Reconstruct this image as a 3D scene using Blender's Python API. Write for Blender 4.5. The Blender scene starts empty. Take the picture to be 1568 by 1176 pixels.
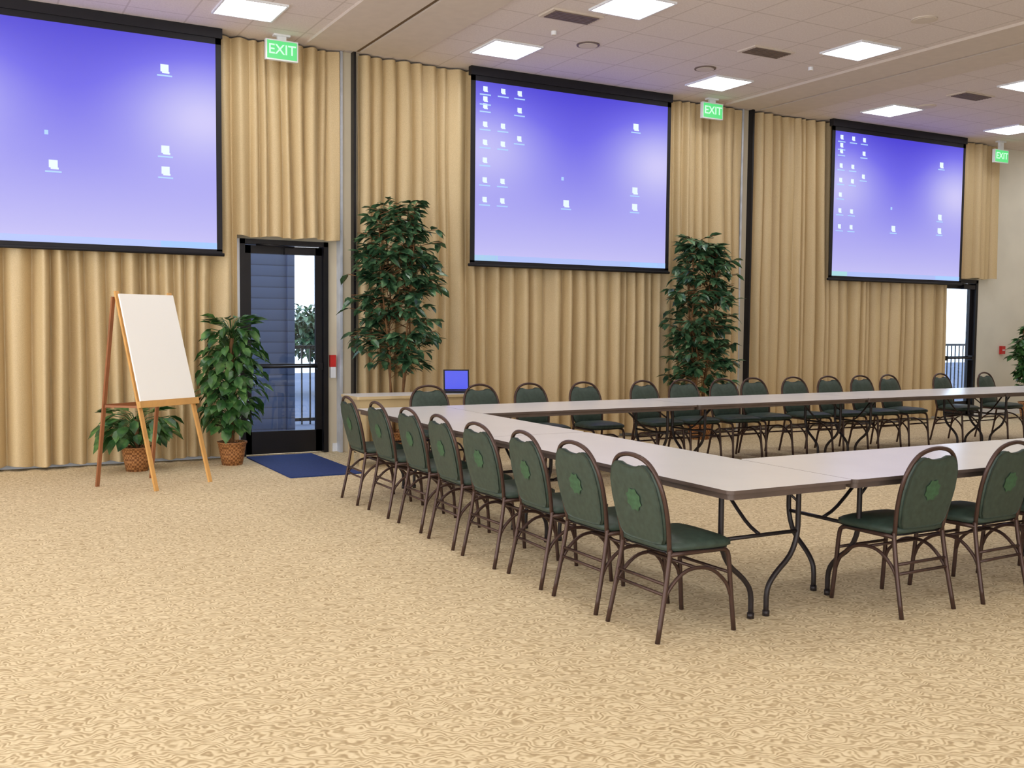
import bpy, math, random
from mathutils import Vector, Matrix
random.seed(7)
sc=bpy.context.scene
sc.view_settings.view_transform='Standard'
sc.view_settings.exposure=0.0
H=4.67; D=11.58
# ---------------------------------------------------------------- materials
def lin(c):
    c=c/255.0
    return c/12.92 if c<=0.04045 else ((c+0.055)/1.055)**2.4
def rgb(r,g,b): return (lin(r),lin(g),lin(b),1)
def newmat(name):
    m=bpy.data.materials.new(name); m.use_nodes=True
    nt=m.node_tree; bs=nt.nodes['Principled BSDF']
    return m,nt,bs
def N(nt,t,**k):
    n=nt.nodes.new(t)
    for a,b in k.items(): setattr(n,a,b)
    return n
def ramp(nt,stops):
    r=N(nt,'ShaderNodeValToRGB'); e=r.color_ramp.elements
    while len(e)<len(stops): e.new(0.5)
    for i,(p,c) in enumerate(stops): e[i].position=p; e[i].color=c
    return r
def math_n(nt,op,a,b=None,c=None):
    n=N(nt,'ShaderNodeMath',operation=op)
    for i,x in enumerate((a,b,c)):
        if x is None: continue
        if isinstance(x,(int,float)): n.inputs[i].default_value=x
        else: nt.links.new(x,n.inputs[i])
    return n.outputs[0]
def plain(name,col,rough=.6,metal=0,var=.12,scale=8,spec=.5,bump=0):
    m,nt,bs=newmat(name)
    tc=N(nt,'ShaderNodeTexCoord'); no=N(nt,'ShaderNodeTexNoise'); no.inputs['Scale'].default_value=scale
    no.inputs['Detail'].default_value=4
    nt.links.new(tc.outputs['Object'],no.inputs['Vector'])
    lo=tuple(c*(1-var) for c in col[:3])+(1,); hi=tuple(min(1,c*(1+var)) for c in col[:3])+(1,)
    r=ramp(nt,[(.3,lo),(.7,hi)]); nt.links.new(no.outputs['Fac'],r.inputs['Fac'])
    nt.links.new(r.outputs['Color'],bs.inputs['Base Color'])
    bs.inputs['Roughness'].default_value=rough; bs.inputs['Metallic'].default_value=metal
    bs.inputs['Specular IOR Level'].default_value=spec
    if bump:
        b=N(nt,'ShaderNodeBump'); b.inputs['Strength'].default_value=bump; b.inputs['Distance'].default_value=.01
        nt.links.new(no.outputs['Fac'],b.inputs['Height']); nt.links.new(b.outputs['Normal'],bs.inputs['Normal'])
    return m
def emis(name,col,s,sample=False):
    m,nt,bs=newmat(name)
    bs.inputs['Base Color'].default_value=(.1,.1,.1,1)
    bs.inputs['Emission Color'].default_value=col; bs.inputs['Emission Strength'].default_value=s
    if not sample: m.cycles.emission_sampling='NONE'
    return m

# carpet
def carpet_mat():
    m,nt,bs=newmat('carpet_squiggle'); L=nt.links.new
    tc=N(nt,'ShaderNodeTexCoord')
    n1=N(nt,'ShaderNodeTexNoise'); n1.inputs['Scale'].default_value=13; n1.inputs['Detail'].default_value=1.0
    L(tc.outputs['Object'],n1.inputs['Vector'])
    sx=N(nt,'ShaderNodeSeparateXYZ'); L(tc.outputs['Object'],sx.inputs[0])
    sn=N(nt,'ShaderNodeSeparateColor'); L(n1.outputs['Color'],sn.inputs[0])
    u=math_n(nt,'ADD',math_n(nt,'MULTIPLY',sx.outputs[0],.45),math_n(nt,'MULTIPLY',sx.outputs[1],.89))
    w=math_n(nt,'ADD',u,math_n(nt,'MULTIPLY',sn.outputs[0],.20))
    s=math_n(nt,'SINE',math_n(nt,'MULTIPLY',w,2*math.pi/.030))
    s=math_n(nt,'MULTIPLY_ADD',s,.5,.5)
    n2=N(nt,'ShaderNodeTexNoise'); n2.inputs['Scale'].default_value=26; n2.inputs['Detail'].default_value=2
    L(tc.outputs['Object'],n2.inputs['Vector'])
    s2=math_n(nt,'ADD',math_n(nt,'MULTIPLY',s,.42),math_n(nt,'MULTIPLY',n2.outputs['Fac'],.68))
    r=ramp(nt,[(.24,rgb(182,160,126)),(.44,rgb(204,184,148)),(.60,rgb(226,208,172)),(.85,rgb(236,220,186))])
    L(s2,r.inputs['Fac'])
    n3=N(nt,'ShaderNodeTexNoise'); n3.inputs['Scale'].default_value=.5; n3.inputs['Detail'].default_value=3
    L(tc.outputs['Object'],n3.inputs['Vector'])
    mx=N(nt,'ShaderNodeMix',data_type='RGBA',blend_type='MULTIPLY'); mx.inputs['Factor'].default_value=1
    r3=ramp(nt,[(.3,(.91,.90,.88,1)),(.7,(1,1,1,1))]); L(n3.outputs['Fac'],r3.inputs['Fac'])
    L(r.outputs['Color'],mx.inputs['A']); L(r3.outputs['Color'],mx.inputs['B'])
    L(mx.outputs['Result'],bs.inputs['Base Color'])
    bs.inputs['Roughness'].default_value=.95; bs.inputs['Specular IOR Level'].default_value=.15
    b=N(nt,'ShaderNodeBump'); b.inputs['Strength'].default_value=.35; b.inputs['Distance'].default_value=.005
    L(s2,b.inputs['Height']); L(b.outputs['Normal'],bs.inputs['Normal'])
    return m
def ceiling_mat():
    m,nt,bs=newmat('acoustic_tiles'); L=nt.links.new
    tc=N(nt,'ShaderNodeTexCoord'); sx=N(nt,'ShaderNodeSeparateXYZ'); L(tc.outputs['Object'],sx.inputs[0])
    def edge(o,off):
        f=math_n(nt,'FRACT',math_n(nt,'DIVIDE',math_n(nt,'ADD',o,off),.61))
        return math_n(nt,'LESS_THAN',f,.03)
    e=math_n(nt,'MAXIMUM',edge(sx.outputs[0],100*.61+.2),edge(sx.outputs[1],100*.61+.05))
    n=N(nt,'ShaderNodeTexNoise'); n.inputs['Scale'].default_value=60; L(tc.outputs['Object'],n.inputs['Vector'])
    r=ramp(nt,[(.35,rgb(222,211,206)),(.65,rgb(230,220,215))]); L(n.outputs['Fac'],r.inputs['Fac'])
    mx=N(nt,'ShaderNodeMix',data_type='RGBA'); L(e,mx.inputs['Factor']); L(r.outputs['Color'],mx.inputs['A'])
    mx.inputs['B'].default_value=rgb(206,194,187)
    L(mx.outputs['Result'],bs.inputs['Base Color']); bs.inputs['Roughness'].default_value=.9
    return m
def curtain_mat():
    m,nt,bs=newmat('curtain_fabric'); L=nt.links.new
    tc=N(nt,'ShaderNodeTexCoord')
    n=N(nt,'ShaderNodeTexNoise'); n.inputs['Scale'].default_value=140; n.inputs['Detail'].default_value=2
    L(tc.outputs['Object'],n.inputs['Vector'])
    r=ramp(nt,[(.3,rgb(196,172,130)),(.7,rgb(213,190,147))]); L(n.outputs['Fac'],r.inputs['Fac'])
    L(r.outputs['Color'],bs.inputs['Base Color']); bs.inputs['Roughness'].default_value=.5
    bs.inputs['Specular IOR Level'].default_value=.6
    return m
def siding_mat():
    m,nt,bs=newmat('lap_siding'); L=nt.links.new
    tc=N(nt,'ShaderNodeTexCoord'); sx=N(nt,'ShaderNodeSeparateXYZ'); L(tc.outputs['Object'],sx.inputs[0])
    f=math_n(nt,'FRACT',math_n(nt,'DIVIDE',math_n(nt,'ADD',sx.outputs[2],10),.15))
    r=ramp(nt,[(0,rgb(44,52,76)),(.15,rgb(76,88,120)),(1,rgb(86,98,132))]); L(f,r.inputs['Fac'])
    L(r.outputs['Color'],bs.inputs['Base Color']); return m
def leaf_mat(name,a,b,c):
    m,nt,bs=newmat(name); L=nt.links.new
    tc=N(nt,'ShaderNodeTexCoord'); n=N(nt,'ShaderNodeTexNoise'); n.inputs['Scale'].default_value=9
    L(tc.outputs['Object'],n.inputs['Vector'])
    r=ramp(nt,[(.3,a),(.5,b),(.72,c)]); L(n.outputs['Fac'],r.inputs['Fac'])
    L(r.outputs['Color'],bs.inputs['Base Color']); bs.inputs['Roughness'].default_value=.3
    return m
def wicker_mat():
    m,nt,bs=newmat('wicker'); L=nt.links.new
    tc=N(nt,'ShaderNodeTexCoord'); ch=N(nt,'ShaderNodeTexChecker'); ch.inputs['Scale'].default_value=45
    ch.inputs['Color1'].default_value=rgb(188,132,80); ch.inputs['Color2'].default_value=rgb(128,80,42)
    L(tc.outputs['Object'],ch.inputs['Vector']); L(ch.outputs['Color'],bs.inputs['Base Color']); bs.inputs['Roughness'].default_value=.7
    return m
def glass_mat():
    m=bpy.data.materials.new('door_glass'); m.use_nodes=True; nt=m.node_tree; nt.nodes.clear()
    o=N(nt,'ShaderNodeOutputMaterial'); t=N(nt,'ShaderNodeBsdfTransparent'); t.inputs[0].default_value=(.78,.86,.95,1)
    g=N(nt,'ShaderNodeBsdfGlossy'); g.inputs['Roughness'].default_value=.03
    mx=N(nt,'ShaderNodeMixShader'); mx.inputs[0].default_value=.06
    nt.links.new(t.outputs[0],mx.inputs[1]); nt.links.new(g.outputs[0],mx.inputs[2]); nt.links.new(mx.outputs[0],o.inputs[0])
    return m
def screen_mat():
    m,nt,bs=newmat('projected_desktop'); L=nt.links.new
    uv=N(nt,'ShaderNodeTexCoord'); sx=N(nt,'ShaderNodeSeparateXYZ'); L(uv.outputs['UV'],sx.inputs[0])
    U,V=sx.outputs[0],sx.outputs[1]
    def lobe(cx,cy,rx,ry,s):
        a=math_n(nt,'DIVIDE',math_n(nt,'SUBTRACT',U,cx),rx); b=math_n(nt,'DIVIDE',math_n(nt,'SUBTRACT',V,cy),ry)
        d=math_n(nt,'ADD',math_n(nt,'MULTIPLY',a,a),math_n(nt,'MULTIPLY',b,b))
        return math_n(nt,'MULTIPLY',math_n(nt,'EXPONENT',math_n(nt,'MULTIPLY',d,-1)),s)
    base=math_n(nt,'MULTIPLY',math_n(nt,'SUBTRACT',1,V),.82)
    t=math_n(nt,'ADD',base,lobe(.04,.66,.27,.22,.46))
    t=math_n(nt,'ADD',t,lobe(.95,.66,.25,.23,.54))
    t=math_n(nt,'SUBTRACT',t,lobe(.5,.62,.24,.30,.06))
    r=ramp(nt,[(0,rgb(60,48,216)),(.22,rgb(98,90,235)),(.5,rgb(150,146,243)),(.75,rgb(188,184,248)),(1,rgb(228,220,255))])
    L(t,r.inputs['Fac'])
    bs.inputs['Base Color'].default_value=(.07,.07,.07,1)
    L(r.outputs['Color'],bs.inputs['Emission Color']); bs.inputs['Emission Strength'].default_value=.92
    bs.inputs['Roughness'].default_value=.9
    return m
M={}
M['carpet']=carpet_mat(); M['ceil']=ceiling_mat(); M['curtain']=curtain_mat(); M['siding']=siding_mat()
M['wall']=plain('painted_wall',rgb(208,197,174),.85,var=.04,scale=2)
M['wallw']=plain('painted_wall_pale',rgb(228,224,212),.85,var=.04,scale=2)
M['smooth']=plain('smooth_ceiling_panel',rgb(214,202,190),.85,var=.03)
M['dark']=plain('dark_bronze_metal',rgb(28,26,30),.4,.3)
M['black']=plain('black_border',rgb(14,12,22),.7)
M['white']=plain('white_plastic',rgb(235,238,245),.4,var=.03)
M['alu']=plain('aluminium',rgb(205,212,226),.35,.3)
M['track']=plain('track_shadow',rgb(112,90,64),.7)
M['green']=plain('green_upholstery',rgb(52,68,60),.5,var=.22,scale=30)
M['green2']=plain('green_emblem',rgb(56,92,64),.6,var=.2,scale=40)
M['bronze']=plain('brown_chair_metal',rgb(76,56,50),.32,.4,var=.15)
M['leg']=plain('brown_table_metal',rgb(46,40,42),.4,.3)
M['laminate']=plain('grey_laminate',rgb(234,233,234),.26,var=.02,scale=3)
M['edge']=plain('table_edge_band',rgb(92,78,72),.5)
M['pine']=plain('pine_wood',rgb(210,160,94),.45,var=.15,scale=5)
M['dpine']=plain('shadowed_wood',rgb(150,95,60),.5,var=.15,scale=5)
M['paper']=plain('paper_pad',rgb(254,254,254),.8,var=.0)
M['oak']=plain('oak_top',rgb(206,184,142),.4,var=.08,scale=4)
M['mat']=plain('blue_mat',rgb(30,54,114),.9,var=.2,scale=60)
M['leafA']=leaf_mat('ficus_leaf',rgb(30,54,40),rgb(58,94,64),rgb(112,148,106))
M['leafB']=leaf_mat('pothos_leaf',rgb(28,58,30),rgb(56,98,50),rgb(104,144,78))
M['trunk']=plain('trunk_bark',rgb(120,84,50),.8,var=.3,scale=20)
M['wicker']=wicker_mat(); M['soil']=plain('moss',rgb(60,48,30),.9)
M['glass']=glass_mat()
M['panel']=emis('light_diffuser',(1,.99,.97,1),14,True)
M['exitg']=emis('exit_green',rgb(70,225,120),.95)
M['exitw']=emis('exit_letters',rgb(200,255,215),1.1)
M['screen']=screen_mat()
M['icon']=emis('icon_white',rgb(222,240,255),1.0)
M['iconb']=emis('icon_cyan',rgb(160,200,250),1.0)
M['task']=emis('taskbar',rgb(166,186,246),.95)
M['start']=emis('start_button',rgb(168,222,206),.95)
M['lap']=emis('laptop_screen',rgb(20,50,225),1.0)
M['red']=plain('red_plastic',rgb(200,40,36),.4)
M['vent']=plain('vent_grille',rgb(112,96,88),.6)
M['concrete']=plain('patio_concrete',rgb(74,84,110),.8)
M['treeout']=leaf_mat('outdoor_foliage',rgb(40,62,44),rgb(64,92,64),rgb(96,122,84))

# ---------------------------------------------------------------- mesh builder
class B:
    def __init__(s): s.v=[];s.f=[];s.m=[];s.sm=[];s.mats=[];s.uv={}
    def mi(s,k):
        if k not in s.mats: s.mats.append(k)
        return s.mats.index(k)
    def face(s,idx,k,smooth=False): s.f.append(tuple(idx)); s.m.append(s.mi(k)); s.sm.append(smooth)
    def box(s,x0,x1,y0,y1,z0,z1,k,T=None):
        b=len(s.v)
        P=[(x0,y0,z0),(x1,y0,z0),(x1,y1,z0),(x0,y1,z0),(x0,y0,z1),(x1,y0,z1),(x1,y1,z1),(x0,y1,z1)]
        for p in P: s.v.append(tuple(T@Vector(p)) if T else p)
        for q in [(0,3,2,1),(4,5,6,7),(0,1,5,4),(1,2,6,5),(2,3,7,6),(3,0,4,7)]: s.face([b+i for i in q],k)
    def tube(s,pts,r,k,n=8,closed=False,smooth_path=0):
        P=[Vector(p) for p in pts]
        if smooth_path:
            Q=[]; m=len(P)
            for i in range(m if closed else m-1):
                p0=P[(i-1)%m] if closed or i>0 else P[0]*2-P[1]
                p1=P[i]; p2=P[(i+1)%m]
                p3=P[(i+2)%m] if closed or i+2<m else P[m-1]*2-P[m-2]
                for j in range(smooth_path):
                    t=j/smooth_path
                    Q.append(.5*((2*p1)+(p2-p0)*t+(2*p0-5*p1+4*p2-p3)*t*t+(3*p1-p0-3*p2+p3)*t**3))
            if not closed: Q.append(P[-1])
            P=Q
        m=len(P); base=len(s.v); up=None
        rr=r if isinstance(r,(list,tuple)) else None
        for i in range(m):
            a=P[(i-1)%m] if closed or i>0 else P[i]; c=P[(i+1)%m] if closed or i<m-1 else P[i]
            t=(c-a).normalized()
            if up is None:
                up=Vector((0,0,1)) if abs(t.z)<.9 else Vector((1,0,0))
            x=(up-t*up.dot(t)); x=x.normalized() if x.length>1e-6 else t.orthogonal().normalized()
            up=x; y=t.cross(x)
            R=r if rr is None else rr[0]+(rr[1]-rr[0])*i/(m-1)
            for j in range(n):
                g=2*math.pi*j/n; s.v.append(tuple(P[i]+x*(R*math.cos(g))+y*(R*math.sin(g))))
        for i in range(m if closed else m-1):
            for j in range(n):
                a=base+i*n; b2=base+((i+1)%m)*n
                s.face([a+j,a+(j+1)%n,b2+(j+1)%n,b2+j],k,True)
        if not closed:
            s.face([base+j for j in range(n)][::-1],k); s.face([base+(m-1)*n+j for j in range(n)],k)
    def pad(s,outline,fn,th,k,dome=.015,soft=.02):
        n=len(outline); ca=sum(p[0] for p in outline)/n; cb=sum(p[1] for p in outline)/n
        ext=max(math.hypot(p[0]-ca,p[1]-cb) for p in outline)
        rings=[(1-soft*1.3/ext,0),(1,soft*.5),(1,th-soft*.6),(1-soft/ext,th-soft*.1),(.7,th+dome*.6),(.35,th+dome*.95)]
        base=len(s.v)
        for sc_,c in rings:
            for a,b in outline: s.v.append(tuple(fn(ca+(a-ca)*sc_,cb+(b-cb)*sc_,c)))
        for i in range(len(rings)-1):
            for j in range(n):
                s.face([base+i*n+j,base+i*n+(j+1)%n,base+(i+1)*n+(j+1)%n,base+(i+1)*n+j],k,True)
        top=len(s.v); s.v.append(tuple(fn(ca,cb,th+dome)))
        e=base+(len(rings)-1)*n
        for j in range(n): s.face([e+j,e+(j+1)%n,top],k,True)
        s.face([base+j for j in range(n)][::-1],k,True)
    def prism(s,outline,z0,z1,k,kside=None):
        n=len(outline); b=len(s.v)
        for z in (z0,z1):
            for a,c in outline: s.v.append((a,c,z))
        for j in range(n): s.face([b+j,b+(j+1)%n,b+n+(j+1)%n,b+n+j],kside or k)
        s.face([b+j for j in range(n)][::-1],k); s.face([b+n+j for j in range(n)],k)
    def mesh(s,name):
        me=bpy.data.meshes.new(name); me.from_pydata(s.v,[],s.f)
        for k in s.mats: me.materials.append(M[k])
        me.polygons.foreach_set('material_index',s.m); me.polygons.foreach_set('use_smooth',s.sm); me.update()
        return me
    def obj(s,name,loc=(0,0,0),rz=0,parent=None):
        return place(s.mesh(name),name,loc,rz,parent)
def place(me,name,loc=(0,0,0),rz=0,parent=None):
    o=bpy.data.objects.new(name,me); o.location=loc; o.rotation_euler=(0,0,rz)
    sc.collection.objects.link(o)
    if parent: o.parent=parent
    return o
def empty(name,loc=(0,0,0),rz=0):
    e=bpy.data.objects.new(name,None); e.location=loc; e.rotation_euler=(0,0,rz); e.empty_display_size=.2
    sc.collection.objects.link(e); return e
def rrect(x0,x1,y0,y1,r,n=6):
    o=[]
    for cx,cy,a0 in [(x1-r,y1-r,0),(x0+r,y1-r,90),(x0+r,y0+r,180),(x1-r,y0+r,270)]:
        for i in range(n+1):
            a=math.radians(a0+90*i/n); o.append((cx+r*math.cos(a),cy+r*math.sin(a)))
    return o

# ---------------------------------------------------------------- room shell
XL,XR,YN=-5.0,19.0,-4.0
b=B(); b.box(XL-.2,XR+.2,YN,D+.2,-.1,0,'carpet'); b.obj('floor')
b=B(); b.box(XL-.2,XR+.2,YN,D+.2,H,H+.1,'ceil'); b.obj('ceiling')
d1=(2.90,3.93,2.47); d2=(14.72,15.62,2.36)
b=B()
b.box(XL,d1[0],D,D+.15,0,H,'wall'); b.box(d1[0],d1[1],D,D+.15,d1[2],H,'wall')
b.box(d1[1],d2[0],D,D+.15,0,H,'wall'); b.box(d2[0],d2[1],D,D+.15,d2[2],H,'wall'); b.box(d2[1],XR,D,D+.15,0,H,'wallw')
b.obj('wall_back')
# unseen left and near walls; window bays added to side-light the curtain folds
b=B(); b.box(XL-.15,XL,YN,D+.15,0,.3,'wall'); b.box(XL-.15,XL,YN,D+.15,3.9,H,'wall'); b.box(XL-.15,XL,10.6,D+.15,.3,3.9,'wall')
for i in range(7): b.box(XL-.15,XL,YN+i*2.4,YN+i*2.4+.14,.3,3.9,'wall')
b.obj('wall_left')
b=B(); b.box(XL,5.0,YN-.15,YN,0,.3,'wall'); b.box(XL,5.0,YN-.15,YN,3.9,H,'wall'); b.box(5.0,XR,YN-.15,YN,0,H,'wall')
for i in range(5): b.box(XL+i*2.45,XL+i*2.45+.14,YN-.15,YN,.3,3.9,'wall')
b.obj('wall_near')
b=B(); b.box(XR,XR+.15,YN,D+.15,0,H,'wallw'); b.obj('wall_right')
b=B(); b.box(XL,d1[0]-.06,D-.015,D,0,.10,'white'); b.box(d1[1]+.06,d2[0]-.05,D-.015,D,0,.10,'white'); b.box(d2[1]+.05,XR,D-.015,D,0,.12,'white')  # baseboard; its white also stands in for daylight seeping under the curtain hem
b.obj('baseboard_hem_light')
for i,x in enumerate((4.2,10.29)):
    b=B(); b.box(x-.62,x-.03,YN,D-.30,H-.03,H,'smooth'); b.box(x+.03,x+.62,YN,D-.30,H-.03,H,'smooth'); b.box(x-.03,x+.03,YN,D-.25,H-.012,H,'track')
    b.obj('trim_ceiling_track_%d'%(i+1))
    b=B(); b.box(x-.155,x-.125,D-.13,D,0,H,'alu'); b.box(x-.125,x-.014,D-.10,D,0,H,'wall'); b.box(x-.014,x+.014,D-.20,D,0,H,'dark'); b.box(x+.014,x+.09,D-.10,D,0,H,'wall')
    b.obj('trim_partition_post_%d'%(i+1))

# ---------------------------------------------------------------- curtains
def curtain(name,segs,seed):
    rnd=random.Random(seed); b=B()
    xa=min(s[0] for s in segs); xb=max(s[1] for s in segs)
    pl=[];x=xa-.3
    while x<xb+.5:
        w=rnd.choice([.10,.13,.16,.20,.24,.20,.15])*rnd.uniform(.85,1.15); pl.append((x,w,rnd.uniform(.5,1.0),rnd.uniform(-.35,.35))); x+=w
    def prof(xq,z):
        for (a,w,dp,sk) in pl:
            if a<=xq<a+w:
                t=(xq-a)/w
                t=min(1,max(0,t+sk*t*(1-t)*1.4))
                return dp*(max(0,math.sin(math.pi*t))**.8)*min(1,.45+w/.3)
        return 0
    for x0,x1,z0,z1 in segs:
        n=int((x1-x0)/.009); K=18; zs=[z0+(z1-z0)*i/K for i in range(K+1)]
        base=len(b.v)
        for z in zs:
            t=(ZT-z)/ZT; amp=.115+.070*min(1,t*1.5)
            for i in range(n+1):
                x=x0+(x1-x0)*i/n
                dx=.010*math.sin(z*.9+x*3)+.006*math.sin(z*2.1+x*7)
                y=amp*prof(x+dx,z)+.012*math.sin(x*37+z*.5)*(1-.4*t)+.008*math.sin(x*2.1)+.02*math.sin(x*9.1)
                zz=z
                if z==z0: zz=z+.010*math.sin(x*14)
                b.v.append((x,D-.035-.035-y,zz))
        m=n+1
        for k in range(len(zs)-1):
            for i in range(n): b.face([base+k*m+i,base+k*m+i+1,base+(k+1)*m+i+1,base+(k+1)*m+i],'curtain',True)
    return b.obj(name)
ZT=H-.02
curtain('curtain',[(XL+.1,2.84,.04,ZT),(2.84,4.03,2.49,ZT)],1)
curtain('curtain',[(4.26,10.13,.04,ZT)],2)
curtain('curtain',[(10.35,14.66,.04,ZT),(14.66,15.9,2.38,ZT)],3)

# ---------------------------------------------------------------- projection screens
def proj_screen(x0):
    w,z0,z1=2.99,2.295,4.57; y=D-.31
    root=empty('projection_screen',(x0,y,0))
    b=B()
    b.box(-.03,w+.03,-.006,.006,z0-.03,z0+.02,'black'); b.box(-.03,.03,-.006,.006,z0,z1,'black'); b.box(w-.03,w+.03,-.006,.006,z0,z1,'black')
    b.box(-.03,w+.03,-.006,.006,z1-.07,z1,'black'); b.box(0,w,-.004,.006,z0,z1,'black')
    b.tube([(-.05,0,z0-.035),(w+.05,0,z0-.035)],.018,'black')
    b.obj('border',parent=root)
    b=B(); b.box(-.04,w+.04,-.03,.05,z1-.005,H-.001,'black'); b.obj('roller_housing',parent=root)
    me=bpy.data.meshes.new('picture'); X0,X1,Z0,Z1=.03,w-.03,z0+.02,z1-.07
    me.from_pydata([(X0,-.008,Z0),(X1,-.008,Z0),(X1,-.008,Z1),(X0,-.008,Z1)],[],[(0,1,2,3)])
    uv=me.uv_layers.new(name='UVMap')
    for i,c in enumerate([(0,0),(1,0),(1,1),(0,1)]): uv.data[i].uv=c
    me.materials.append(M['screen']); place(me,'picture',parent=root)
    b=B(); W_,H_=X1-X0,Z1-Z0
    def q(u0,u1,v0,v1,k): b.box(X0+u0*W_,X0+u1*W_,-.012,-.0085,Z0+v0*H_,Z0+v1*H_,k)
    q(0,1,0,.032,'task'); q(0,.11,0,.032,'start'); q(.80,1,.002,.030,'iconb')
    pts=[(.045,.955),(.13,.955),(.21,.955),(.045,.86),(.045,.76),(.13,.76),(.045,.66),(.13,.66),(.045,.56),(.045,.45),(.13,.45),(.045,.34),(.13,.34),(.045,.90),(.21,.86),(.21,.70),
         (.82,.845),(.82,.46),(.82,.36),(.45,.35),(.43,.50)]
    for u,v in pts:
        big=u>.3 and not(u==.43); s_=.014 if big else .010
        if u==.43: q(u-.006,u+.006,v-.01,v+.01,'iconb'); continue
        q(u-s_,u+s_,v-s_*.6,v+s_*1.9,'icon'); q(u-s_*.6,u+s_*1.2,v-s_*1.1,v-s_*.5,'icon')
        q(u-.026,u+.026,v-.030,v-.023,'iconb')
    b.obj('desktop_icons',parent=root)
for x in (5.70-6.08,5.68,5.70+6.08): proj_screen(x)

# ---------------------------------------------------------------- doors
def door(name,x0,x1,zt,hinge):
    root=empty(name,(0,0,0)); b=B(); y0,y1=D-.04,D+.14; fw=.055
    b.box(x0,x0+fw,y0,y1,0,zt,'dark'); b.box(x1-fw,x1,y0,y1,0,zt,'dark'); b.box(x0,x1,y0,y1,zt-fw,zt,'dark')
    b.obj('door_frame',parent=root)
    b=B(); a,c=x0+fw+.005,x1-fw-.005; ya,yb=D+.02,D+.065; st=.075
    b.box(a,a+st,ya,yb,.01,zt-fw-.01,'dark'); b.box(c-st,c,ya,yb,.01,zt-fw-.01,'dark')
    b.box(a,c,ya,yb,zt-fw-.10,zt-fw-.01,'dark'); b.box(a,c,ya,yb,.01,.27,'dark')
    b.tube([(a+.03,ya-.07,1.02),(c-.03,ya-.07,1.02)],.017,'dark'); b.box(a+.02,a+.08,ya-.09,ya,.98,1.06,'dark'); b.box(c-.08,c-.02,ya-.09,ya,.98,1.06,'dark')
    b.box(a+st,c-st,ya+.005,yb-.005,1.0,1.05,'dark')
    b.box(a+.45,a+.75,ya-.07,ya,zt-.16,zt-.09,'alu' if hinge else 'dark'); b.tube([(a+.55,ya-.06,zt-.08),(a+.3,ya-.16,zt-.07),(a+.12,ya-.06,zt-.06)],.010,'dark')
    b.obj('door_leaf',parent=root)
    b=B(); b.box(a+st,c-st,D+.038,D+.046,.27,zt-fw-.10,'glass'); b.obj('door_glass_pane',parent=root)
door('door_1',d1[0],d1[1],d1[2],0); door('door_2',d2[0],d2[1],d2[2],0)
b=B(); b.box(d1[0]-.045,d1[0]-.003,D-.03,D,0,d1[2],'white'); b.obj('daylight_leak_strip')  # white strip painted in for daylight leaking between curtain and door frame
# outside
b=B(); b.box(-6,40,D+.2,30,-.12,-.02,'concrete'); b.obj('patio_ground')
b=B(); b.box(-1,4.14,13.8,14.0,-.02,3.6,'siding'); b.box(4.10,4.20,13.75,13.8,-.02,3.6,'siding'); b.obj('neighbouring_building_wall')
def railing(x0,n):
    b=B()
    for i in range(n): b.box(x0+i*.13,x0+i*.13+.02,15.0,15.02,0,1.15,'dark')
    b.box(x0,x0+n*.13,14.99,15.03,1.15,1.2,'dark'); b.box(x0,x0+n*.13,14.99,15.03,.05,.1,'dark'); b.obj('patio_railing',(0,0,-.02))
railing(3.9,36); railing(17,26)

# ---------------------------------------------------------------- ceiling fixtures
def troffer(x,y):
    root=empty('ceiling_light_panel',(x,y,H)); b=B()
    for a in ((-.31,-.29,-.31,.31),(.29,.31,-.31,.31),(-.29,.29,-.31,-.29),(-.29,.29,.29,.31)): b.box(a[0],a[1],a[2],a[3],-.02,0,'white')
    b.obj('frame',parent=root)
    me=bpy.data.meshes.new('diffuser'); me.from_pydata([(-.29,-.29,-.012),(-.29,.29,-.012),(.29,.29,-.012),(.29,-.29,-.012)],[],[(0,1,2,3)])
    me.materials.append(M['panel']); place(me,'diffuser',parent=root)
for x in (-.4,2.72,5.65,8.78,12.0,14.75,17.6): troffer(x,10.38)
for x in (-.2,2.9,5.95,9.1,12.25,15.4): troffer(x,8.35)
for y in (5.6,2.4):
    for x in (-.2,2.9,5.95,9.1,12.25,15.4): troffer(x,y)
def vent(x,y):
    b=B(); b.box(-.30,.30,-.15,.15,-.015,0,'smooth')
    for i in range(6): b.box(-.26,.26,-.125+i*.042,-.10+i*.042,-.024,-.015,'vent')
    b.obj('ceiling_air_vent',(x,y,H))
vent(5.62,8.95); vent(8.25,8.95); vent(12.15,9.2)
def disc(name,x,y,r,k,th=.012):
    b=B(); o=[(r*math.cos(a*math.pi/12),r*math.sin(a*math.pi/12)) for a in range(24)]
    b.prism(o,-th,0,k); o=[(p*.82,q*.82) for p,q in o]; b.prism(o,-th-.005,-th,'smooth'); b.obj(name,(x,y,H))
for x,y in ((6.35,9.75),(8.15,9.9),(12.2,9.95),(8.75,7.2),(2.9,9.3)): disc('ceiling_speaker',x,y,.13,'smooth' if x>8.5 else 'vent')
for x,y in ((5.75,9.5),(9.2,9.2)): disc('sprinkler_head',x,y,.03,'white',.04)

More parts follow.
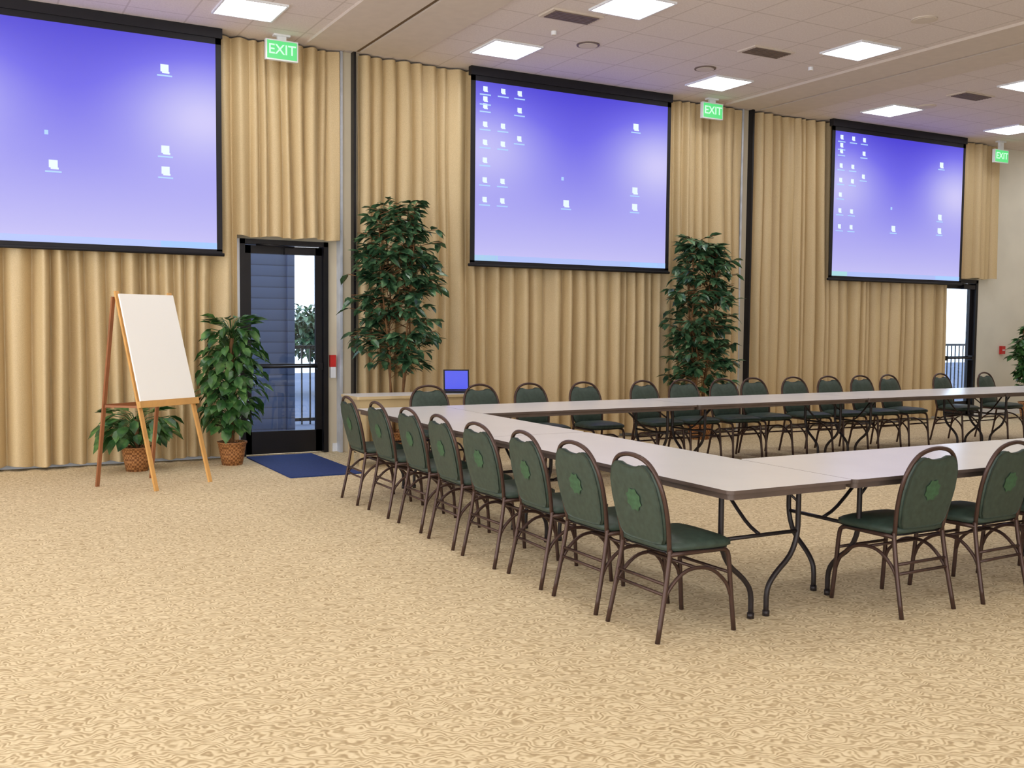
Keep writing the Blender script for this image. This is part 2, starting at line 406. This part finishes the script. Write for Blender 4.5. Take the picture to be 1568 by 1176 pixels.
def exit_sign(x,y,z):
    root=empty('exit_sign',(x,y,z)); b=B(); b.box(-.18,.18,-.025,.025,-.11,.11,'white'); b.box(-.05,.05,-.02,.02,.11,H-z-.02,'white'); b.box(-.09,.09,-.04,.04,H-z-.02,H-z,'white')
    b.obj('housing',parent=root)
    b=B(); b.box(-.165,.165,-.029,-.0255,-.095,.095,'exitg'); b.obj('face',parent=root)
    cu=bpy.data.curves.new('letters','FONT'); cu.body='EXIT'; cu.size=.15; cu.align_x='CENTER'; cu.align_y='CENTER'; cu.extrude=.002; cu.offset=.001
    cu.materials.append(M['exitw']); o=bpy.data.objects.new('letters',cu); sc.collection.objects.link(o)
    o.parent=root; o.location=(0,-.032,0); o.rotation_euler=(math.pi/2,0,0)
exit_sign(3.27,11.16,4.50); exit_sign(9.32,11.16,4.50); exit_sign(15.55,11.16,4.42)

# ---------------------------------------------------------------- banquet chair
def chair_mesh():
    b=B(); R=.0125
    for s_ in (1,-1):
        b.tube([(-.165,s_*.195,.45),(-.17,s_*.197,.40),(-.20,s_*.203,.22),(-.245,s_*.212,.0)],R,'bronze',smooth_path=3)
        b.tube([(-.17,s_*.197,.425),(.10,s_*.197,.425),(.175,s_*.197,.42),(.205,s_*.198,.385),(.22,s_*.202,.22),(.24,s_*.21,0)],R,'bronze',smooth_path=3)
        b.tube([(.224,s_*.203,.17),(.19,s_*.2,.25),(.10,s_*.2,.325),(0,s_*.2,.345),(-.09,s_*.2,.325),(-.175,s_*.2,.25),(-.212,s_*.205,.17)],.010,'bronze',smooth_path=3)
    for x,z in ((.212,.30),(-.19,.28),(-.198,.23)): b.tube([(x,-.2,z),(x,.2,z)],.009,'bronze',n=6)
    b.tube([(.0,-.2,.345),(.0,.2,.345)],.009,'bronze',n=6)
    hp=[(-.165,.190,.43),(-.185,.206,.55),(-.21,.212,.67),(-.235,.200,.77),(-.252,.160,.845),(-.264,.10,.888),(-.27,0,.905)]
    full=hp+[(x,-y,z) for x,y,z in hp[-2::-1]]
    b.tube(full,.012,'bronze',smooth_path=3,n=8)
    half=[(.0,.462),(.10,.462),(.160,.47),(.184,.50),(.201,.58),(.207,.67),(.197,.76),(.165,.828),(.122,.858),(.088,.860),(.055,.848),(0,.843)]
    out=[(a,z) for a,z in half]+[(-a,z) for a,z in half[-2:0:-1]]
    lean=lambda z:-.160-(z-.45)*.235
    b.pad(out,lambda a,z,c:(lean(z)-.022+c,a,z),.038,'green',dome=.015)
    b.pad([(a*.97,z) for a,z in out],lambda a,z,c:(lean(z)-.020-c*.4,-a,z),.02,'green',dome=.004)
    em=[(.050*math.cos(t*math.pi/8)*(1+.25*(t%2)),.675+.050*math.sin(t*math.pi/8)*(1+.25*(t%2))) for t in range(16)]
    base=len(b.v)
    for a,z in em: b.v.append((lean(z)-.034,a,z))
    b.face([base+i for i in range(16)],'green2')
    half=[(-.18,0),(-.182,.12),(-.172,.185),(-.13,.205),(.05,.220),(.17,.222),(.215,.20),(.232,.14),(.238,0)]
    out=[p for p in half]+[(a,-c) for a,c in half[-2:0:-1]]
    b.pad(out[::-1],lambda a,c,t:(a,c,.432+t),.05,'green',dome=.022,soft=.024)
    b.pad([(a*.94,c*.94) for a,c in out],lambda a,c,t:(a,c,.436-t*.3),.03,'dark',dome=0,soft=.005)
    return b.mesh('banquet_chair')
CH=chair_mesh()
def chair(x,y,rz): place(CH,'banquet_chair',(x,y,0),rz)
rj=random.Random(3)
for y in (4.11,4.66,5.22,5.80,6.38,7.0,7.62,8.26): chair(3.24+rj.uniform(-.02,.02),y,rj.uniform(-.05,.05))
for x in (4.60,5.25,5.88,6.5,7.15,7.8,8.5,9.2,10.0,10.8): chair(x,3.88,math.pi/2+rj.uniform(-.06,.06))
for x in (4.25,4.85,5.45,6.12,6.93,7.48,8.05,8.58,9.22,9.82,10.4,10.95,12.0,12.95): chair(x,9.12+rj.uniform(-.03,.03),-math.pi/2+rj.uniform(-.1,.1))

# ---------------------------------------------------------------- tables
def table_mesh(L,Wd):
    b=B(); b.prism(rrect(0,L,0,Wd,.035),.722,.74,'laminate','edge')
    b.prism(rrect(.02,L-.02,.02,Wd-.02,.03),.690,.722,'edge')
    c=Wd/2
    for x,s_ in ((.24,1),(L-.24,-1)):
        w=.27
        for t in (1,-1):
            b.tube([(x,c+t*w,.70),(x,c+t*w,.56),(x,c+t*w*.98,.42),(x,c+t*w*.80,.31),(x,c+t*w*.42,.22),(x,c+t*w*.22,.14),(x,c+t*w*.20,.012)],.0145,'leg',smooth_path=3)
            b.tube([(x,c+t*w*.20,.03),(x,c+t*w*.20,0)],.019,'leg')
        b.tube([(x,c-w,.44),(x,c+w,.44)],.011,'leg'); b.tube([(x,c-w,.69),(x,c+w,.69)],.013,'leg')
        b.tube([(x,c,.44),(x+s_*.12,c,.50),(x+s_*.34,c,.69)],.010,'leg',smooth_path=3)
        b.tube([(x,c-w*.98,.60),(x+s_*.10,c-w*.9,.67),(x+s_*.2,c-w*.9,.69)],.008,'leg',n=6)
    return b.mesh('folding_table')
TW=.85
def table(x,y,L,rot=False,Wd=TW):
    me=table_mesh(L,Wd)
    if rot: place(me,'folding_table',(x+Wd,y,0),math.pi/2)
    else: place(me,'folding_table',(x,y,0),0)
table(3.32,3.78,2.58,True); table(3.32,6.365,2.585,True)
for i in range(4): table(4.175+i*2.445,3.78,2.44,False,.90)
for i in range(4): table(4.175+i*2.445,8.03,2.44,False,.92)

# ---------------------------------------------------------------- side table + laptop
b=B(); b.prism(rrect(0,1.5,0,.52,.02),.735,.765,'laminate','oak'); b.box(.04,1.46,.04,.48,.62,.735,'oak')
for x in (.06,1.39):
    for y in (.06,.41): b.box(x,x+.05,y,y+.05,0,.62,'oak')
b.box(.1,1.4,.1,.42,.15,.17,'oak')
b.obj('side_table',(3.72,10.0,0))
root=empty('laptop',(4.98,10.22,.766),-.35); b=B()
b.prism(rrect(-.14,.14,-.11,.11,.015),0,.022,'black'); 
for r_ in range(4): b.box(-.12,.12,-.02+r_*.03,.0+r_*.03,.022,.025,'dark')
b.box(-.04,.04,-.09,-.04,.022,.024,'dark')
b.obj('keyboard_base',parent=root)
T=Matrix.Translation((0,.11,.015))@Matrix.Rotation(math.radians(-12),4,'X')
b=B(); b.box(-.145,.145,-.006,.006,0,.24,'black',T); b.obj('lid',parent=root)
b=B(); b.box(-.13,.13,-.009,-.0065,.015,.225,'lap',T); b.obj('display',parent=root)

# ---------------------------------------------------------------- easel with paper pad
root=empty('flip_chart_easel')
FL=Vector((1.63,9.54,0)); FR=Vector((2.18,9.87,0)); ax=(FR-FL).normalized()
TL=FL+Vector((-.30,.16,1.80)); TR=FR+Vector((-.34,.13,1.80))
RL=Vector((1.19,10.04,0)); RR=Vector((1.72,10.36,0))
b=B()
def plank(p,q,w,t,k,side):
    d=(q-p).normalized(); n=d.cross(side).normalized(); s2=side.normalized()
    base=len(b.v)
    for e in (p,q):
        for a,c in ((-1,-1),(1,-1),(1,1),(-1,1)): b.v.append(tuple(e+s2*(a*w/2)+n*(c*t/2)))
    for f_ in [(0,1,2,3),(4,7,6,5),(0,4,5,1),(1,5,6,2),(2,6,7,3),(3,7,4,0)]: b.face([base+i for i in f_],k)
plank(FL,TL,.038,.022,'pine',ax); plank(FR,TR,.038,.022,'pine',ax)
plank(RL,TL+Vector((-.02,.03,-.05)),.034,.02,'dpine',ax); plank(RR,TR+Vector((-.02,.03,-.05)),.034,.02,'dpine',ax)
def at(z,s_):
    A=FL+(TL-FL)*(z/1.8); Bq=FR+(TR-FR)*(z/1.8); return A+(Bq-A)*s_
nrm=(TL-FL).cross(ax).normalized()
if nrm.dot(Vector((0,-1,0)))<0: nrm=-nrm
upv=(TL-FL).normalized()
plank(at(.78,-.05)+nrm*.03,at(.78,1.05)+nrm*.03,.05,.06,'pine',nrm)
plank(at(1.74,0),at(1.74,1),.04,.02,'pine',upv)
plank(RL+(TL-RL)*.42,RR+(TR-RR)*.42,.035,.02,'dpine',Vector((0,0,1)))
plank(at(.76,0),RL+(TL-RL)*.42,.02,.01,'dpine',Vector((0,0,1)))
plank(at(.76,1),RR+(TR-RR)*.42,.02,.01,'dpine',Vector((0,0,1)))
b.obj('easel_frame',parent=root)
b=B()
c0=at(.81,-.02)+nrm*.03; c1=at(.81,1.0)+nrm*.03; c2=at(1.77,1.0)+nrm*.03; c3=at(1.77,-.02)+nrm*.03
for off,z in ((0,0),(nrm*.018,1)):
    for c in (c0,c1,c2,c3): b.v.append(tuple(c+(off if z else Vector((0,0,0)))))
for f_ in [(3,2,1,0),(4,5,6,7),(0,1,5,4),(1,2,6,5),(2,3,7,6),(3,0,4,7)]: b.face(f_,'paper')
b.obj('paper_pad',parent=root)

# ---------------------------------------------------------------- plants
def leaf(b,p,d,nrm,L,Wd,k,fold=.25):
    d=d.normalized(); s_=d.cross(nrm)
    if s_.length<1e-3: s_=d.orthogonal()
    s_.normalize(); n=s_.cross(d).normalized()
    droop=-.18*L
    base=len(b.v)
    def P(t,w,e): return tuple(p+d*(L*t)+s_*(Wd*w)+n*(abs(w)*Wd*fold+droop*t*t*e))
    b.v+= [P(0,0,1),P(.25,.40,1),P(.6,.42,1),P(1,0,1),P(.25,-.40,1),P(.6,-.42,1),P(.3,0,1),P(.65,0,1)]
    for f_ in [(0,6,1),(6,7,2,1),(7,3,2),(0,4,6),(4,5,7,6),(5,3,7)]: b.face([base+i for i in f_],k,False)
def pot(b,r,h):
    n=20; prof=[(r*.72,0),(r*.88,h*.5),(r,h*.92),(r*1.06,h*.94),(r*1.06,h),(r*.92,h),(r*.9,h*.9)]
    base=len(b.v)
    for q,z in prof:
        for j in range(n): b.v.append((q*math.cos(2*math.pi*j/n),q*math.sin(2*math.pi*j/n),z))
    for i in range(len(prof)-1):
        for j in range(n): b.face([base+i*n+j,base+i*n+(j+1)%n,base+(i+1)*n+(j+1)%n,base+(i+1)*n+j],'wicker',i<2)
    b.face([base+j for j in range(n)][::-1],'wicker'); b.face([base+(len(prof)-1)*n+j for j in range(n)],'soil')
def tree(name,x,y,ht,rad,seed,nb,lk,LL,zlow=.5,ymax=None,wide=.62):
    rnd=random.Random(seed); b=B(); pot(b,.18,.3)
    tr=[]
    for i in range(4):
        a=i*1.6+.3; r0=.05; r1=rad*.35
        pts=[(r0*math.cos(a),r0*math.sin(a),.27)]
        for k in range(1,6):
            t=k/5; pts.append((r0*math.cos(a)+(r1*math.cos(a))*t+rnd.uniform(-.03,.03),(r0*math.sin(a)+r1*math.sin(a)*t)*.8+rnd.uniform(-.03,.03),.27+(ht-.45)*t*(1-.05*i)))
        b.tube(pts,[.016,.007],'trunk',n=6,smooth_path=3); tr.append(pts)
    for i in range(nb):
        pts=rnd.choice(tr); t=rnd.random()**.85
        z=zlow+(ht-.25-zlow)*t
        k=min(4,int((z-.27)/(ht-.45)*5)); k=max(0,k)
        p=Vector(pts[k]).lerp(Vector(pts[k+1]),rnd.random()); p.z=z
        a=rnd.uniform(0,2*math.pi)
        prof=(wide+(1-wide)*math.sin(min(1,t*1.15)*math.pi*.9+.2))*rad
        if t>.85: prof*=.75
        ln=prof*rnd.uniform(.45,1.0)
        e=Vector((math.cos(a)*ln,math.sin(a)*ln*.75,z+rnd.uniform(.0,.22)))
        mid=p.lerp(e,.5)+Vector((0,0,.05))
        b.tube([p,mid,e],.004,'trunk',n=4)
        for j in range(8):
            s_=rnd.uniform(.35,1.02); q=p.lerp(e,s_)+Vector((0,0,.05*math.sin(s_*math.pi)))
            a2=a+rnd.uniform(-1.5,1.5); d=Vector((math.cos(a2),math.sin(a2),rnd.uniform(-.75,.35)))
            nn=Vector((rnd.uniform(-.5,.5),rnd.uniform(-.5,.5),1))
            l=LL*rnd.uniform(.65,1.2)
            leaf(b,q,d,nn,l,l*.52,lk)
    if ymax: b.v=[(vx,min(vy,ymax-y+.02*rnd.random()),vz) for vx,vy,vz in b.v]
    return b.obj(name,(x,y,0))
tree('potted_ficus_tree',4.50,10.80,3.0,.60,11,230,'leafA',.16,.9,11.22,.8)
tree('potted_ficus_tree',8.92,10.80,2.82,.60,12,240,'leafA',.16,.5,11.22,.8)
tree('potted_ficus_tree',16.0,10.75,1.75,.42,14,110,'leafB',.17,.45,11.3)
def bush(name,x,y,ht,rad,seed,n,lk,LL,zl,ymax):
    rnd=random.Random(seed); b=B(); pot(b,.15,.25)
    b.tube([(0,0,.2),(0,0,ht*.85)],.025,'trunk')
    for i in range(n):
        t=rnd.random(); z=zl+(ht-zl)*t; a=rnd.uniform(0,2*math.pi); r=rad*(.55+.45*math.sin(t*math.pi*.85+.35))*rnd.uniform(.35,1)
        p0=Vector((0,0,max(.22,z-.15))); p=Vector((math.cos(a)*r,math.sin(a)*r*.8,z))
        b.tube([p0,p0.lerp(p,.5)+Vector((0,0,.05)),p],.004,'leafB',n=4)
        d=Vector((math.cos(a),math.sin(a),rnd.uniform(-1.3,-.2) if t<.9 else .3)); nn=Vector((rnd.uniform(-.4,.4),rnd.uniform(-.4,.4),1))
        l=LL*rnd.uniform(.7,1.2); leaf(b,p,d,nn,l,l*.7,lk)
    b.v=[(vx,min(vy,ymax-y+.02*rnd.random()),max(vz,.0)) for vx,vy,vz in b.v]
    b.obj(name,(x,y,0))
bush('potted_pothos',2.66,10.98,1.60,.33,21,330,'leafB',.16,.4,11.26)
bush('potted_peace_lily',1.68,10.94,.62,.40,22,90,'leafB',.19,.35,11.26)

# ---------------------------------------------------------------- small things
b=B(); b.prism(rrect(2.93,3.69,9.75,11.45,.02),0,.012,'mat'); b.obj('door_mat')
b=B(); b.box(-.05,.05,-.05,0,-.07,.07,'red'); b.box(-.03,.03,-.058,-.05,-.01,.01,'white'); b.obj('fire_alarm_pull',(16.35,D-.001,1.15))
b=B(); b.box(-.035,.035,-.05,0,-.07,.07,'red'); b.box(-.03,.03,-.055,-.05,-.20,-.09,'white'); b.box(-.03,.03,-.05,0,-.20,-.07,'white'); b.obj('fire_alarm_pull',(3.985,D-.001,1.08))

# outdoor tree
rnd=random.Random(5); b=B(); b.tube([(0,0,-.02),(0,0,1.2)],.12,'trunk')
for i in range(3600):
    v=Vector((rnd.gauss(0,1),rnd.gauss(0,1),rnd.gauss(0,1))).normalized()*rnd.uniform(.3,1.1)
    p=Vector((v.x*1.4,v.y*1.2,1.35+v.z*.6)); leaf(b,p,Vector((rnd.uniform(-1,1),rnd.uniform(-1,1),rnd.uniform(-1,.3))),Vector((0,0,1)),.16,.1,'treeout')
b.obj('garden_tree',(7.3,21,0)); 

# ---------------------------------------------------------------- world + camera
w=bpy.data.worlds.new('World'); sc.world=w; w.use_nodes=True
bg=w.node_tree.nodes['Background']; bg.inputs[0].default_value=(.95,.975,1,1); bg.inputs[1].default_value=3.9
yaw,pitch,roll=.507,.06,.0094
f=Vector((math.sin(yaw)*math.cos(pitch),math.cos(yaw)*math.cos(pitch),-math.sin(pitch)))
r=Vector((math.cos(yaw),-math.sin(yaw),0)); u=r.cross(f)
r2=r*math.cos(roll)+u*math.sin(roll); u2=-r*math.sin(roll)+u*math.cos(roll)
cam=bpy.data.cameras.new('camera'); cam.sensor_width=36; cam.lens=1557.9/1568*36; cam.clip_start=.05; cam.clip_end=200
co=bpy.data.objects.new('camera',cam); sc.collection.objects.link(co)
m=Matrix((( r2.x,u2.x,-f.x,0),(r2.y,u2.y,-f.y,0),(r2.z,u2.z,-f.z,1.55),(0,0,0,1)))
co.matrix_world=m; sc.camera=co
